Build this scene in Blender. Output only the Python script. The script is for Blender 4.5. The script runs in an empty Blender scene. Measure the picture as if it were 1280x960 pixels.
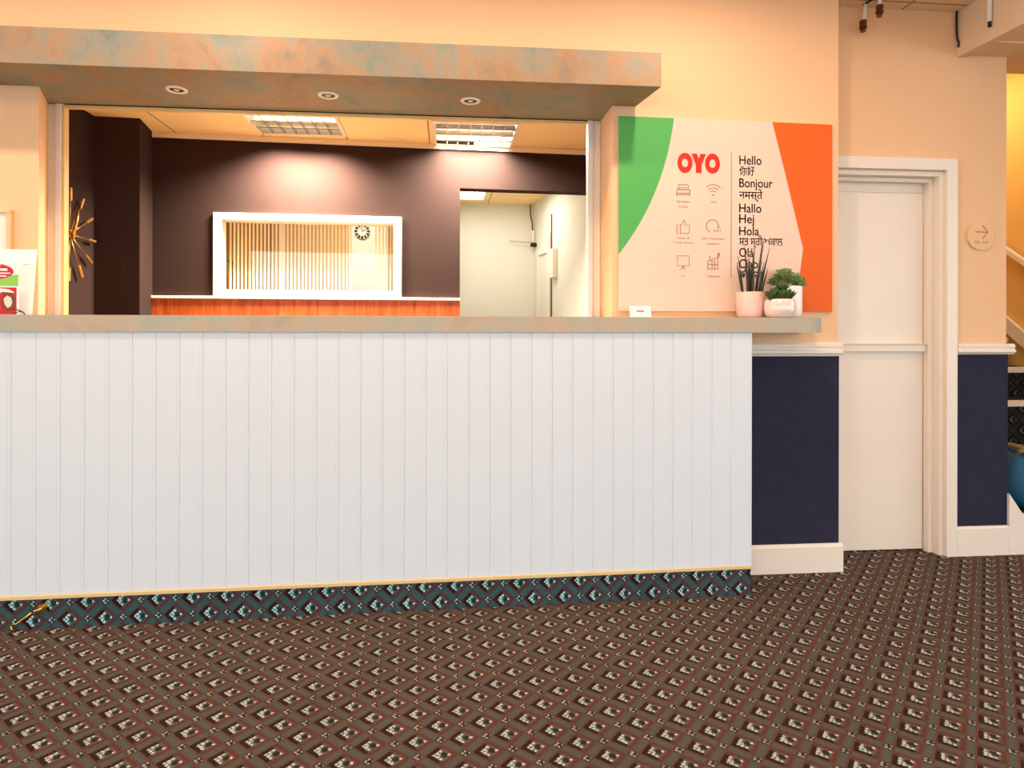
import bpy, bmesh, math, random
from mathutils import Vector, Matrix
from math import sin, cos, pi, radians

SC = bpy.context.scene
COL = SC.collection
random.seed(7)

# ------------------------------------------------------------------ camera, world, lights, exposure
def make_camera():
    cd = bpy.data.cameras.new('camera')
    cam = bpy.data.objects.new('camera', cd)
    COL.objects.link(cam)
    f, cx, cy = 802.0, 628.0, 408.0
    yaw, rol = radians(5.16), 0.0022
    fw = Vector((sin(yaw), cos(yaw), 0)); rt = Vector((cos(yaw), -sin(yaw), 0)); up = Vector((0, 0, 1))
    r2 = rt * cos(rol) + up * sin(rol)
    u2 = up * cos(rol) - rt * sin(rol)
    m = Matrix((r2, u2, -fw)).transposed().to_4x4()
    m.translation = Vector((0, 0, 1.18))
    cam.matrix_world = m
    cd.sensor_fit = 'HORIZONTAL'; cd.sensor_width = 36.0
    cd.lens = 36.0 * f / 1280.0
    cd.shift_x = (640 - cx) / 1280.0
    cd.shift_y = (cy - 480) / 1280.0
    cd.clip_start = 0.05
    SC.camera = cam
make_camera()

SC.view_settings.view_transform = 'Standard'
SC.view_settings.look = 'None'
SC.view_settings.exposure = 0.0
SC.view_settings.gamma = 1.0
SC.view_settings.use_curve_mapping = False
SC.cycles.use_denoising = True

w = bpy.data.worlds.new('world'); SC.world = w
w.use_nodes = True
w.node_tree.nodes['Background'].inputs[0].default_value = (0.95, 0.975, 1.0, 1)
w.node_tree.nodes['Background'].inputs[1].default_value = 3.0

def area(name, loc, size, power, color, rot=(0, 0, 0), shape='SQUARE', spread=180, sy=None):
    d = bpy.data.lights.new(name, 'AREA'); d.energy = power; d.color = color; d.shape = shape; d.size = size
    if sy: d.size_y = sy
    d.spread = radians(spread)
    o = bpy.data.objects.new(name, d); COL.objects.link(o); o.location = loc; o.rotation_euler = rot
    return o
WARM = (1.0, 0.72, 0.56)
# recessed hall ceiling lamps just out of the picture (row along the counter)
for x, p in ((-2.75, 12), (-1.8, 6), (-0.85, 16), (0.1, 8), (1.05, 17), (2.3, 2)):
    area('ceiling_lamp_light', (x, 2.19, 2.79), 0.09, p, WARM, shape='DISK')
for x in (-1.9, 0.4, 2.7):  # added unseen fill panels, warm ambient for the upper walls
    area('warm_fill_light', (x, 0.7, 2.79), 0.6, 20, (1.0, 0.70, 0.42))
# office ceiling lights (under the louvres)
area('office_light_dim', (-1.01, 4.57, 2.535), 0.5, 165, (1.0, 0.82, 0.62), spread=140, shape='RECTANGLE', sy=0.22)
area('office_light_bright', (0.21, 4.66, 2.535), 0.5, 125, (1.0, 0.86, 0.68), spread=160)
# room behind, room beyond the little window, stairwell
area('rear_room_light', (0.55, 6.3, 2.53), 0.55, 13, (1.0, 0.95, 0.83))
area('blind_room_light', (-0.85, 5.85, 2.5), 0.6, 25, (1.0, 0.86, 0.62))
area('stair_light', (3.35, 4.2, 3.0), 0.5, 14, (1.0, 0.76, 0.42))

# ------------------------------------------------------------------ materials
def lin(c):
    c /= 255.0
    return c / 12.92 if c <= 0.04045 else ((c + 0.055) / 1.055) ** 2.4
def S(r, g, b): return (lin(r), lin(g), lin(b), 1.0)

def mat(name, col, rough=0.6, metal=0.0, spec=0.3, emit=None, es=0.0, coat=0.0, alpha=None, trans=0.0):
    m = bpy.data.materials.new(name); m.use_nodes = True
    b = m.node_tree.nodes['Principled BSDF']
    b.inputs['Base Color'].default_value = col if len(col) == 4 else (*col, 1)
    b.inputs['Roughness'].default_value = rough
    b.inputs['Metallic'].default_value = metal
    b.inputs['Specular IOR Level'].default_value = spec
    if coat: b.inputs['Coat Weight'].default_value = coat
    if trans: b.inputs['Transmission Weight'].default_value = trans
    if emit:
        b.inputs['Emission Color'].default_value = emit if len(emit) == 4 else (*emit, 1)
        b.inputs['Emission Strength'].default_value = es
    return m
def bsdf(m): return m.node_tree.nodes['Principled BSDF']

class X:
    """tiny expression wrapper that grows Math nodes"""
    def __init__(s, nt, v): s.nt = nt; s.v = v
    def _op(s, op, *a):
        n = s.nt.nodes.new('ShaderNodeMath'); n.operation = op
        for i, t in enumerate((s,) + a):
            t = t.v if isinstance(t, X) else t
            if isinstance(t, (int, float)): n.inputs[i].default_value = t
            else: s.nt.links.new(t, n.inputs[i])
        return X(s.nt, n.outputs[0])
    def __add__(s, o): return s._op('ADD', o)
    def __sub__(s, o): return s._op('SUBTRACT', o)
    def __mul__(s, o): return s._op('MULTIPLY', o)
    def __truediv__(s, o): return s._op('DIVIDE', o)
    def lt(s, o): return s._op('LESS_THAN', o)
    def gt(s, o): return s._op('GREATER_THAN', o)
    def mx(s, o): return s._op('MAXIMUM', o)
    def mn(s, o): return s._op('MINIMUM', o)
    def ab(s): return s._op('ABSOLUTE')
    def rnd(s): return s._op('ROUND')
    def fr(s): return s._op('FRACT')
    def sg(s): return s._op('SIGN')
    def sin(s): return s._op('SINE')
    def inv(s): return X(s.nt, 1.0)._op('SUBTRACT', s)
def coords(nt):
    tc = nt.nodes.new('ShaderNodeTexCoord'); sp = nt.nodes.new('ShaderNodeSeparateXYZ')
    nt.links.new(tc.outputs['Object'], sp.inputs[0])
    return tc.outputs['Object'], X(nt, sp.outputs[0]), X(nt, sp.outputs[1]), X(nt, sp.outputs[2])
def mixc(nt, fac, a, b):
    n = nt.nodes.new('ShaderNodeMix'); n.data_type = 'RGBA'
    for i, t in ((0, fac), (6, a), (7, b)):
        t = t.v if isinstance(t, X) else t
        if isinstance(t, (int, float)): n.inputs[i].default_value = t
        elif isinstance(t, tuple): n.inputs[i].default_value = t
        else: nt.links.new(t, n.inputs[i])
    return n.outputs[2]
def noise(nt, vec, scale, detail=2, rough=0.5, dist=0.0):
    n = nt.nodes.new('ShaderNodeTexNoise')
    n.inputs['Scale'].default_value = scale; n.inputs['Detail'].default_value = detail
    n.inputs['Roughness'].default_value = rough; n.inputs['Distortion'].default_value = dist
    nt.links.new(vec, n.inputs['Vector']); return X(nt, n.outputs['Fac'])
def ramp(nt, fac, stops):
    n = nt.nodes.new('ShaderNodeValToRGB'); e = n.color_ramp.elements
    e[0].position, e[0].color = stops[0]; e[1].position, e[1].color = stops[1]
    for p, c in stops[2:]:
        k = e.new(p); k.color = c
    nt.links.new(fac.v, n.inputs[0]); return n.outputs[0]
def bump(nt, h, strength, dist, m):
    n = nt.nodes.new('ShaderNodeBump'); n.inputs['Strength'].default_value = strength; n.inputs['Distance'].default_value = dist
    nt.links.new(h.v, n.inputs['Height']); nt.links.new(n.outputs[0], bsdf(m).inputs['Normal'])

def carpet(name, vertical, pal):
    """woven carpet: medallions of white dots in a diagonal trellis of grey-green bars with red outlines"""
    m = mat(name, (0.1, 0.08, 0.06), 0.95, spec=0.05); nt = m.node_tree
    vec, x, y, z = coords(nt)
    a = 0.1312
    if vertical:
        u = (x - 0.553) / a; v = (z - 0.098) / a
    else:
        th, tx, tz = 0.0463, -0.3723, 2.6096
        xx = x - tx; yy = y - tz
        u = (xx * cos(th) + yy * sin(th)) / a
        v = (yy * cos(th) - xx * sin(th)) / a
    fz = noise(nt, vec, 170, 2, 0.7); fz2 = noise(nt, vec, 210, 2, 0.7)      # pile breaks up the edges
    u = u + (fz - 0.5) * 0.10; v = v + (fz2 - 0.5) * 0.10
    p = u + v; q = u - v
    P = p - p.rnd(); Q = q - q.rnd()                       # -.5 .. .5 round each medallion
    aP, aQ = P.ab(), Q.ab()
    big, small = aP.mx(aQ), aP.mn(aQ)
    ns = noise(nt, vec, 700, 1)
    nl = noise(nt, vec, 3.5, 2)
    c = mixc(nt, ns, pal['base'], pal['base2'])
    # grey-green bars with thin red outlines
    bar = big.gt(0.40) * small.lt(0.33)
    c = mixc(nt, bar * 0.9, c, pal['bar'])
    line = big.gt(0.35) * big.lt(0.385) * small.lt(0.40)
    line2 = P.mx(Q).gt(0.20) * P.mx(Q).lt(0.26) * P.mn(Q).gt(-0.20)
    c = mixc(nt, (line * 0.75).mx(line2 * 0.75), c, pal['red'])
    # dark L on the two left-hand sides of the medallion
    L = (P * -1.0).mx(Q * -1.0)
    dark = L.gt(0.19) * L.lt(0.335) * P.mx(Q).lt(0.17)
    c = mixc(nt, dark * 0.85, c, pal['dark'])
    # medallion ground and dots
    med = big.lt(0.2)
    c = mixc(nt, med * 0.8, c, pal['med'])
    core = ((P - 0.06).ab()).mx((Q - 0.06).ab()).lt(0.10)
    c = mixc(nt, core * 0.9, c, pal['core'])
    dots = None
    for (pa, qa, r) in ((-.15, -.15, .036), (-.145, -.03, .048), (-.03, -.145, .048), (-.045, -.045, .028), (-.15, .10, .042), (.10, -.15, .042),
                        (.155, .155, .042)):
        d = ((P - pa).ab()).mx((Q - qa).ab()).lt(r)
        dots = d if dots is None else dots.mx(d)
    c = mixc(nt, dots * 0.92, c, pal['dot'])
    # little arrow marks where the bars cross
    P2 = P - P.sg() * 0.5; Q2 = Q - Q.sg() * 0.5
    mk0 = (P2 - .02).ab().mx((Q2 - .02).ab()).lt(0.08)
    c = mixc(nt, mk0 * 0.8, c, pal['core'])
    mk = None
    for (pa, qa, r) in ((-.05, -.05, .036), (-.06, .06, .032), (.06, -.06, .032), (.08, .08, .022)):
        d = ((P2 - pa).ab()).mx((Q2 - qa).ab()).lt(r)
        mk = d if mk is None else mk.mx(d)
    c = mixc(nt, mk * 0.9, c, pal['dot2'])
    # woven fleck and wear
    fl = nt.nodes.new('ShaderNodeHueSaturation')
    val = ns * 0.5 + 0.6 + nl * 0.3
    nt.links.new(val.v, fl.inputs['Value']); nt.links.new(c, fl.inputs['Color'])
    nt.links.new(fl.outputs[0], bsdf(m).inputs['Base Color'])
    bump(nt, ns, 0.25, 0.004, m)
    return m

M = {}
M['carpet'] = carpet('carpet_floor', False, dict(base=S(84, 71, 63), base2=S(66, 55, 49), dark=S(42, 28, 24), red=S(124, 62, 45),
    bar=S(82, 86, 80), med=S(96, 97, 88), core=S(34, 36, 34), dot=S(194, 200, 192), dot2=S(184, 172, 152)))
M['carpet_stair_shaded'] = carpet('carpet_stair_shaded', True, dict(base=S(44, 38, 38), base2=S(30, 26, 28), dark=S(22, 14, 14), red=S(70, 36, 34),
    bar=S(32, 52, 54), med=S(40, 52, 50), core=S(14, 24, 26), dot=S(96, 106, 104), dot2=S(84, 92, 90)))  # same carpet, stairwell shade put into darker colours
M['carpet_up_shaded'] = carpet('carpet_skirt_shaded', True, dict(base=S(74, 68, 68), base2=S(52, 49, 52), dark=S(34, 22, 22), red=S(112, 58, 56),
    bar=S(48, 90, 94), med=S(66, 98, 96), core=S(18, 44, 46), dot=S(190, 226, 226), dot2=S(176, 208, 208)))  # floor carpet again, its dimmer cooler light mixed into the colours

def wallpaper(name, c1, c2, k=0.020):
    m = mat(name, c1, 0.75, spec=0.2); nt = m.node_tree
    vec, x, y, z = coords(nt)
    h = x + y
    t = ((h + z) * (pi / k)).sin() * ((h - z) * (pi / k)).sin()
    d = t.gt(0.35)
    n = noise(nt, vec, 60, 2)
    c = mixc(nt, d * (n * 0.9), c1, c2)
    nt.links.new(c, bsdf(m).inputs['Base Color'])
    bump(nt, t, 0.06, 0.002, m)
    return m
M['wall'] = wallpaper('wallpaper_peach', (0.86, 0.538, 0.30, 1), (0.885, 0.588, 0.36, 1), 0.016)

def laminate(name, k=1.0, grey=0.0):
    m = mat(name, (0.4, 0.4, 0.35), 0.5, spec=0.15); nt = m.node_tree
    vec, x, y, z = coords(nt)
    n1 = noise(nt, vec, 3.3, 5, 0.6, 1.0)
    n2 = noise(nt, vec, 11.0, 4, 0.62, 1.8)
    n3 = noise(nt, vec, 160, 2, 0.6)
    a = ramp(nt, n1, [(0.30, S(84, 112, 108)), (0.42, S(128, 144, 136)), (0.50, S(158, 146, 124)), (0.58, S(184, 136, 100)), (0.70, S(112, 100, 78))])
    b = ramp(nt, n2, [(0.34, S(112, 134, 130)), (0.5, S(154, 142, 120)), (0.66, S(176, 136, 102))])
    c = mixc(nt, 0.42, a, b)
    c = mixc(nt, n3 * 0.35, c, S(190, 178, 156))
    if k != 1.0:
        hs = nt.nodes.new('ShaderNodeHueSaturation'); hs.inputs['Value'].default_value = k; hs.inputs['Saturation'].default_value = 1.08
        nt.links.new(c, hs.inputs['Color']); c = hs.outputs[0]
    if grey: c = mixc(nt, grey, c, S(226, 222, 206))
    nt.links.new(c, bsdf(m).inputs['Base Color'])
    return m
M['laminate'] = laminate('verdigris_laminate', 0.80)
M['worktop'] = laminate('verdigris_laminate_lit', 0.95, 0.30)  # canopy's laminate, brighter daylight on the worktop put into the colour

def wood(name, c1, c2, c3, scale=(14, 14, 1.4)):
    m = mat(name, c1, 0.42, spec=0.4); nt = m.node_tree
    vec, x, y, z = coords(nt)
    mp = nt.nodes.new('ShaderNodeMapping'); mp.inputs['Scale'].default_value = scale
    nt.links.new(vec, mp.inputs[0])
    n = noise(nt, mp.outputs[0], 2.2, 5, 0.65, 0.6)
    c = ramp(nt, n, [(0.28, c2), (0.5, c1), (0.72, c3)])
    pl = (x / 0.11).fr().lt(0.03)
    c = mixc(nt, pl * 0.6, c, c2)
    nt.links.new(c, bsdf(m).inputs['Base Color'])
    return m
M['wood'] = wood('orange_wood', S(172, 78, 26), S(112, 44, 14), S(196, 106, 44))
M['ply'] = wood('pale_plywood', (0.80, 0.582, 0.45, 1), (0.78, 0.562, 0.43, 1), (0.82, 0.602, 0.47, 1), (2.5, 2.5, 26))
for nd in M['ply'].node_tree.nodes:                      # plywood sheet: no plank joints
    if nd.type == 'MIX': nd.inputs[0].default_value = 0.0
    if nd.type == 'MIX' and nd.inputs[0].is_linked: M['ply'].node_tree.links.remove(nd.inputs[0].links[0])

def plain(name, col, rough=0.5, spec=0.35, var=0.06, scale=7.0, **k):
    """plain paint / plastic with faint uneven tone"""
    m = mat(name, col, rough, spec=spec, **k); nt = m.node_tree
    tc = nt.nodes.new('ShaderNodeTexCoord')
    n = noise(nt, tc.outputs['Object'], scale, 3)
    c2 = tuple(max(0, v * (1 - var * 2)) for v in col[:3]) + (1,)
    nt.links.new(mixc(nt, n, col if len(col) == 4 else (*col, 1), c2), bsdf(m).inputs['Base Color'])
    return m
M['panel'] = plain('grey_panel_paint', (0.71, 0.77, 0.83, 1), 0.45, var=0.015)
M['cream'] = plain('cream_gloss_paint', (0.87, 0.77, 0.655, 1), 0.35, 0.45, 0.02)
M['trimwhite'] = plain('white_trim_paint', (0.86, 0.765, 0.655, 1), 0.4, 0.4, 0.03)
M['gold'] = plain('brass_strip', S(236, 206, 150), 0.3, 0.5, 0.08, 30)
M['brass'] = plain('polished_brass', S(226, 184, 104), 0.22, 0.5, 0.1, 30, metal=1.0)
M['clockgold'] = plain('antique_brass', S(206, 160, 92), 0.3, 0.5, 0.1, 30, metal=0.7)
def flock(name, c, c2):
    m = mat(name, c, 0.9, spec=0.1); nt = m.node_tree
    vec, x, y, z = coords(nt)
    n = noise(nt, vec, 420, 2); nb = noise(nt, vec, 14, 3)
    nt.links.new(mixc(nt, n * 0.6 + nb * 0.3, c, c2), bsdf(m).inputs['Base Color'])
    bump(nt, n, 0.3, 0.002, m)
    return m
M['navy'] = flock('navy_textured_dado', S(34, 32, 48), S(60, 60, 80))
M['darkwall'] = flock('dark_plum_paint', S(48, 35, 33), S(56, 42, 39))
M['creamwall'] = plain('cream_wall_paint', (0.77, 0.765, 0.70, 1), 0.7, 0.2, 0.02, 2)
M['amberwall'] = plain('amber_wall_paint', (0.62, 0.36, 0.09, 1), 0.7, 0.2, 0.03, 2)
M['bouncefloor'] = plain('bounce_floor_brown', S(132, 106, 82), 0.6, 0.2, 0.05, 3)  # for the added, unseen floor that bounces office light
M['beige'] = plain('beige_wall_paint', S(206, 168, 122), 0.7, 0.2, 0.03, 2)
M['yellowwall'] = plain('yellow_wall_paint', (0.85, 0.53, 0.17, 1), 0.7, 0.2, 0.03, 2)
def tiles(name, col, gx, gy, ox, oy):
    m = mat(name, col, 0.8, spec=0.1); nt = m.node_tree
    vec, x, y, z = coords(nt)
    lx = ((x - ox) / gx).fr().lt(0.018); ly = ((y - oy) / gy).fr().lt(0.018)
    n = noise(nt, vec, 90, 2)
    c = mixc(nt, n * 0.25, col, tuple(v * 0.85 for v in col[:3]) + (1,))
    c = mixc(nt, lx.mx(ly) * 0.75, c, S(120, 96, 66))
    nt.links.new(c, bsdf(m).inputs['Base Color'])
    return m
M['ceil_office'] = tiles('office_ceiling_tile', (0.97, 0.71, 0.36, 1), 0.6, 0.6, -1.92, 4.31)
M['ceil_hall'] = tiles('hall_ceiling_tile', (0.90, 0.72, 0.50, 1), 0.6, 0.6, 2.33, 3.02)
M['bulk'] = plain('bulkhead_paint', (0.84, 0.64, 0.42, 1), 0.55, 0.3, 0.05)
M['alu'] = plain('brushed_aluminium', (0.84, 0.83, 0.81, 1), 0.4, 0.5, 0.10, 14)
M['dark'] = plain('dark_gap', S(38, 26, 20), 0.6, 0.2)
M['black'] = plain('black_plastic', S(26, 22, 22), 0.45)
M['white'] = plain('white_plastic', (0.86, 0.85, 0.82, 1), 0.35, 0.4, 0.02)
M['blade'] = plain('louvre_metal', (0.75, 0.70, 0.58, 1), 0.2, 0.5, 0.05, metal=0.9)
M['tube'] = mat('lit_fluorescent_tube', (1, 1, 1), 0.5, emit=(1.0, 0.90, 0.70), es=9.0)
M['tubedim'] = mat('lit_fluorescent_tube_warm', (1, 1, 1), 0.5, emit=(1.0, 0.86, 0.62), es=5.0)
M['green'] = plain('green_print', S(84, 174, 86), 0.55, 0.3, 0.04, 5)
M['orange'] = plain('orange_print', (0.82, 0.125, 0.004, 1), 0.55, 0.3, 0.04, 5)
M['red'] = plain('red_print', (0.78, 0.02, 0.008, 1), 0.5)
M['ink'] = plain('dark_print', S(74, 52, 36), 0.6)
M['inkthin'] = plain('thin_print', S(170, 128, 94), 0.6)
M['inkpink'] = plain('pink_print', S(206, 118, 96), 0.6)
M['pinkpot'] = plain('pink_glaze', (0.86, 0.55, 0.47, 1), 0.3, 0.5, 0.02)
M['palepot'] = plain('pale_pink_glaze', (0.87, 0.69, 0.62, 1), 0.12, 0.6, 0.03, coat=0.6)
M['whitepot'] = plain('white_glaze', (0.84, 0.83, 0.80, 1), 0.3, 0.5, 0.02)
M['soil'] = plain('potting_soil', S(58, 40, 30), 0.9, var=0.2, scale=90)
M['blade_green'] = plain('dark_spiky_leaf', S(48, 52, 34), 0.4, 0.4, 0.2, 40)
M['succ_dark'] = plain('succulent_leaf', S(84, 108, 50), 0.4, 0.4, 0.25, 60)
M['succ_light'] = plain('pale_succulent_leaf', S(140, 164, 98), 0.4, 0.4, 0.25, 60)
M['paper'] = plain('white_paper', (0.88, 0.85, 0.82, 1), 0.7, 0.2, 0.01)
M['mount'] = plain('cream_mount', (0.86, 0.80, 0.68, 1), 0.5, 0.3, 0.01)
M['goldframe'] = plain('pale_gold_frame', S(232, 196, 134), 0.35, 0.5, 0.06, 20)
M['crimson'] = plain('crimson_print', S(200, 18, 62), 0.5)
M['limegreen'] = plain('lime_print', S(142, 204, 84), 0.5)
M['scarlet'] = plain('scarlet_print', S(206, 20, 20), 0.5)
M['skin'] = plain('skin_print', S(250, 214, 190), 0.5)
M['hairbrown'] = plain('brown_print', S(120, 62, 36), 0.5)
M['copper'] = plain('brown_fitting', S(104, 56, 30), 0.35, 0.5, 0.15, 40, metal=0.5)
M['bagblue'] = plain('blue_nylon', S(40, 104, 146), 0.5, 0.3, 0.2, 12)
M['bagolive'] = plain('olive_webbing', S(140, 130, 84), 0.7)
M['bagbrown'] = plain('brown_strap', S(110, 72, 52), 0.6)
M['slat'] = plain('blind_slat', (0.86, 0.66, 0.40, 1), 0.6, 0.2, 0.03)
gl = bpy.data.materials.new('clear_glass'); gl.use_nodes = True
nt = gl.node_tree; nt.nodes.remove(nt.nodes['Principled BSDF'])
g1 = nt.nodes.new('ShaderNodeBsdfTransparent'); g2 = nt.nodes.new('ShaderNodeBsdfGlossy'); g2.inputs['Roughness'].default_value = 0.02
mx = nt.nodes.new('ShaderNodeMixShader'); mx.inputs[0].default_value = 0.06
nt.links.new(g1.outputs[0], mx.inputs[1]); nt.links.new(g2.outputs[0], mx.inputs[2])
nt.links.new(mx.outputs[0], nt.nodes['Material Output'].inputs['Surface'])
M['glass'] = gl

# ------------------------------------------------------------------ mesh builder
def wloc(o):
    v = Vector((0, 0, 0))
    while o is not None:
        v = v + o.location; o = o.parent
    return v
class B:
    def __init__(s, xf=None): s.bm = bmesh.new(); s.xf = xf
    def v(s, *p): return s.bm.verts.new(p)
    def face(s, vs):
        try: return s.bm.faces.new(vs)
        except ValueError: return None
    def box(s, x0, x1, y0, y1, z0, z1):
        a = [s.v(x, y, z) for z in (z0, z1) for y in (y0, y1) for x in (x0, x1)]
        for f in ((0, 2, 3, 1), (4, 5, 7, 6), (0, 1, 5, 4), (2, 6, 7, 3), (0, 4, 6, 2), (1, 3, 7, 5)): s.face([a[i] for i in f])
        return s
    def prism_z(s, pts, z0, z1):            # outline in xy, upright
        a = [s.v(x, y, z0) for x, y in pts]; b = [s.v(x, y, z1) for x, y in pts]
        return s._cap(a, b)
    def prism_y(s, pts, y0, y1):            # outline in xz, thickness in y
        a = [s.v(x, y0, z) for x, z in pts]; b = [s.v(x, y1, z) for x, z in pts]
        return s._cap(a, b)
    def prism_x(s, pts, x0, x1):            # outline in yz, run along x
        a = [s.v(x0, y, z) for y, z in pts]; b = [s.v(x1, y, z) for y, z in pts]
        return s._cap(a, b)
    def _cap(s, a, b):
        n = len(a); s.face(a[::-1]); s.face(b)
        for i in range(n): s.face([a[i], a[(i + 1) % n], b[(i + 1) % n], b[i]])
        return s
    def lathe(s, c, prof, n=40):            # profile (r, z) about a vertical axis at c
        rings = []
        for r, z in prof:
            if r < 1e-6: rings.append([s.v(c[0], c[1], c[2] + z)])
            else: rings.append([s.v(c[0] + r * cos(2 * pi * i / n), c[1] + r * sin(2 * pi * i / n), c[2] + z) for i in range(n)])
        for A, Bq in zip(rings, rings[1:]):
            if len(A) == 1 and len(Bq) == 1: continue
            for i in range(n):
                j = (i + 1) % n
                if len(A) == 1: s.face([A[0], Bq[j], Bq[i]])
                elif len(Bq) == 1: s.face([A[i], A[j], Bq[0]])
                else: s.face([A[i], A[j], Bq[j], Bq[i]])
        return s
    def tube(s, pts, r, n=10, r1=None):     # round bar along a polyline
        pts = [Vector(p) for p in pts]; rings = []
        m = len(pts)
        for k, p in enumerate(pts):
            d = (pts[min(k + 1, m - 1)] - pts[max(k - 1, 0)]).normalized()
            u = d.cross(Vector((0, 0, 1)) if abs(d.z) < 0.95 else Vector((1, 0, 0))).normalized(); w2 = d.cross(u)
            rr = r if r1 is None else r + (r1 - r) * k / (m - 1)
            rings.append([s.bm.verts.new(p + (u * cos(2 * pi * i / n) + w2 * sin(2 * pi * i / n)) * rr) for i in range(n)])
        for A, Bq in zip(rings, rings[1:]):
            for i in range(n): s.face([A[i], A[(i + 1) % n], Bq[(i + 1) % n], Bq[i]])
        s.face(rings[0][::-1]); s.face(rings[-1])
        return s
    def ring_y(s, c, ro, ri, y0, y1, n=48, sx=1.0):   # flat ring facing -y
        def circ(r, y): return [s.v(c[0] + sx * r * cos(2 * pi * i / n), y, c[1] + r * sin(2 * pi * i / n)) for i in range(n)]
        a, b, c2, d = circ(ro, y0), circ(ri, y0), circ(ro, y1), circ(ri, y1)
        for i in range(n):
            j = (i + 1) % n
            s.face([a[i], a[j], b[j], b[i]]); s.face([c2[i], d[i], d[j], c2[j]])
            s.face([a[i], c2[i], c2[j], a[j]]); s.face([b[i], b[j], d[j], d[i]])
        return s
    def stroke(s, pts, wd, y0, y1, closed=False):     # flat line of width wd in the xz plane
        P = [Vector((p[0], p[1])) for p in pts]; n = len(P); L, R = [], []
        for i in range(n):
            a = P[(i - 1) % n] if (closed or i > 0) else P[i]; b = P[(i + 1) % n] if (closed or i < n - 1) else P[i]
            d = (b - a).normalized(); nrm = Vector((-d.y, d.x)) * wd / 2
            L.append(P[i] + nrm); R.append(P[i] - nrm)
        rng = range(n if closed else n - 1)
        for i in rng:
            j = (i + 1) % n
            s.prism_y([tuple(L[i]), tuple(L[j]), tuple(R[j]), tuple(R[i])], y0, y1)
        return s
    def build(s, name, m, parent=None, bevel=0.0, smooth=False, seg=2):
        if s.xf:
            for v in s.bm.verts: v.co = s.xf(v.co)
        off = wloc(parent)
        for v in s.bm.verts: v.co -= off
        bmesh.ops.recalc_face_normals(s.bm, faces=s.bm.faces)
        me = bpy.data.meshes.new(name); s.bm.to_mesh(me); s.bm.free()
        if smooth:
            for p in me.polygons: p.use_smooth = True
        o = bpy.data.objects.new(name, me); COL.objects.link(o); o.parent = parent
        me.materials.append(M[m] if isinstance(m, str) else m)
        if bevel:
            b = o.modifiers.new('bevel', 'BEVEL'); b.width = bevel; b.segments = seg; b.limit_method = 'ANGLE'; b.angle_limit = radians(40)
        return o
def tag(o, label, cat=None, group=None, kind=None):
    o['label'] = label
    if cat: o['category'] = cat
    if group: o['group'] = group
    if kind: o['kind'] = kind
    return o
def thing(name, loc, label, cat, group=None):
    o = bpy.data.objects.new(name, None); COL.objects.link(o); o.location = loc; o.empty_display_size = 0.05
    return tag(o, label, cat, group)
def struct(o, label, cat): return tag(o, label, cat, kind='structure')
def copy_tree(o, parent=None):
    c = o.copy(); COL.objects.link(c); c.parent = parent
    for ch in list(o.children): copy_tree(ch, c)
    return c

def text(name, body, x0, base, cap, m, parent, y, width=None, align='L', bold=0.0, depth=0.0006, label=None):
    """flat lettering standing in the xz plane at depth y, facing -y"""
    def mesh_of(t):
        cu = bpy.data.curves.new('t', 'FONT'); cu.body = t; cu.size = 1.0; cu.extrude = 0.0; cu.offset = 0.0; cu.resolution_u = 4
        ob = bpy.data.objects.new('t', cu); COL.objects.link(ob)
        dg = bpy.context.evaluated_depsgraph_get()
        me = bpy.data.meshes.new_from_object(ob.evaluated_get(dg))
        bpy.data.objects.remove(ob); bpy.data.curves.remove(cu)
        return me
    ref = mesh_of('H'); hz = max(v.co.y for v in ref.vertices) - min(v.co.y for v in ref.vertices); bpy.data.meshes.remove(ref)
    me = mesh_of(body)
    xs = [v.co.x for v in me.vertices]; wx = max(xs) - min(xs)
    sz = cap / hz; sx = width / wx if width else sz
    ox = x0 - min(xs) * sx if align == 'L' else x0 - (min(xs) + wx / 2) * sx
    off = wloc(parent)
    bm = bmesh.new(); bm.from_mesh(me); bpy.data.meshes.remove(me)
    for v in bm.verts: v.co = Vector((ox + v.co.x * sx, y, base + v.co.y * sz)) - off
    if bold >= 0.004 and cap > .03:
        src = list(bm.faces)
        for ddx, ddz in ((.0009, 0), (0, .0007), (.0009, .0007)):
            g = bmesh.ops.duplicate(bm, geom=src)
            for v in [q_ for q_ in g['geom'] if isinstance(q_, bmesh.types.BMVert)]: v.co.x += ddx; v.co.z += ddz
    ex = bmesh.ops.extrude_face_region(bm, geom=list(bm.faces))
    for v in [g for g in ex['geom'] if isinstance(g, bmesh.types.BMVert)]: v.co.y -= depth
    bmesh.ops.recalc_face_normals(bm, faces=bm.faces)
    me = bpy.data.meshes.new(name); bm.to_mesh(me); bm.free(); me.materials.append(M[m])
    o = bpy.data.objects.new(name, me); COL.objects.link(o); o.parent = parent
    if label: o['label'] = label
    return o

# slanted back wall of the office: local s along the wall, d into it, z up
A0 = Vector((-2.079, 4.780, 0)); ANG = radians(2.985)
E0 = Vector((cos(ANG), sin(ANG), 0)); N0 = Vector((-sin(ANG), cos(ANG), 0))
def back(c): return A0 + E0 * c.x + N0 * c.y + Vector((0, 0, c.z))
# slightly slanted counter front
CO = Vector((-0.505, 2.676, 0)); CA = radians(1.35)
def ctr(c):
    d = Vector((c.x, c.y, 0)) - CO
    return CO + Vector((d.x * cos(CA) - d.y * sin(CA), d.x * sin(CA) + d.y * cos(CA), c.z))

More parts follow.
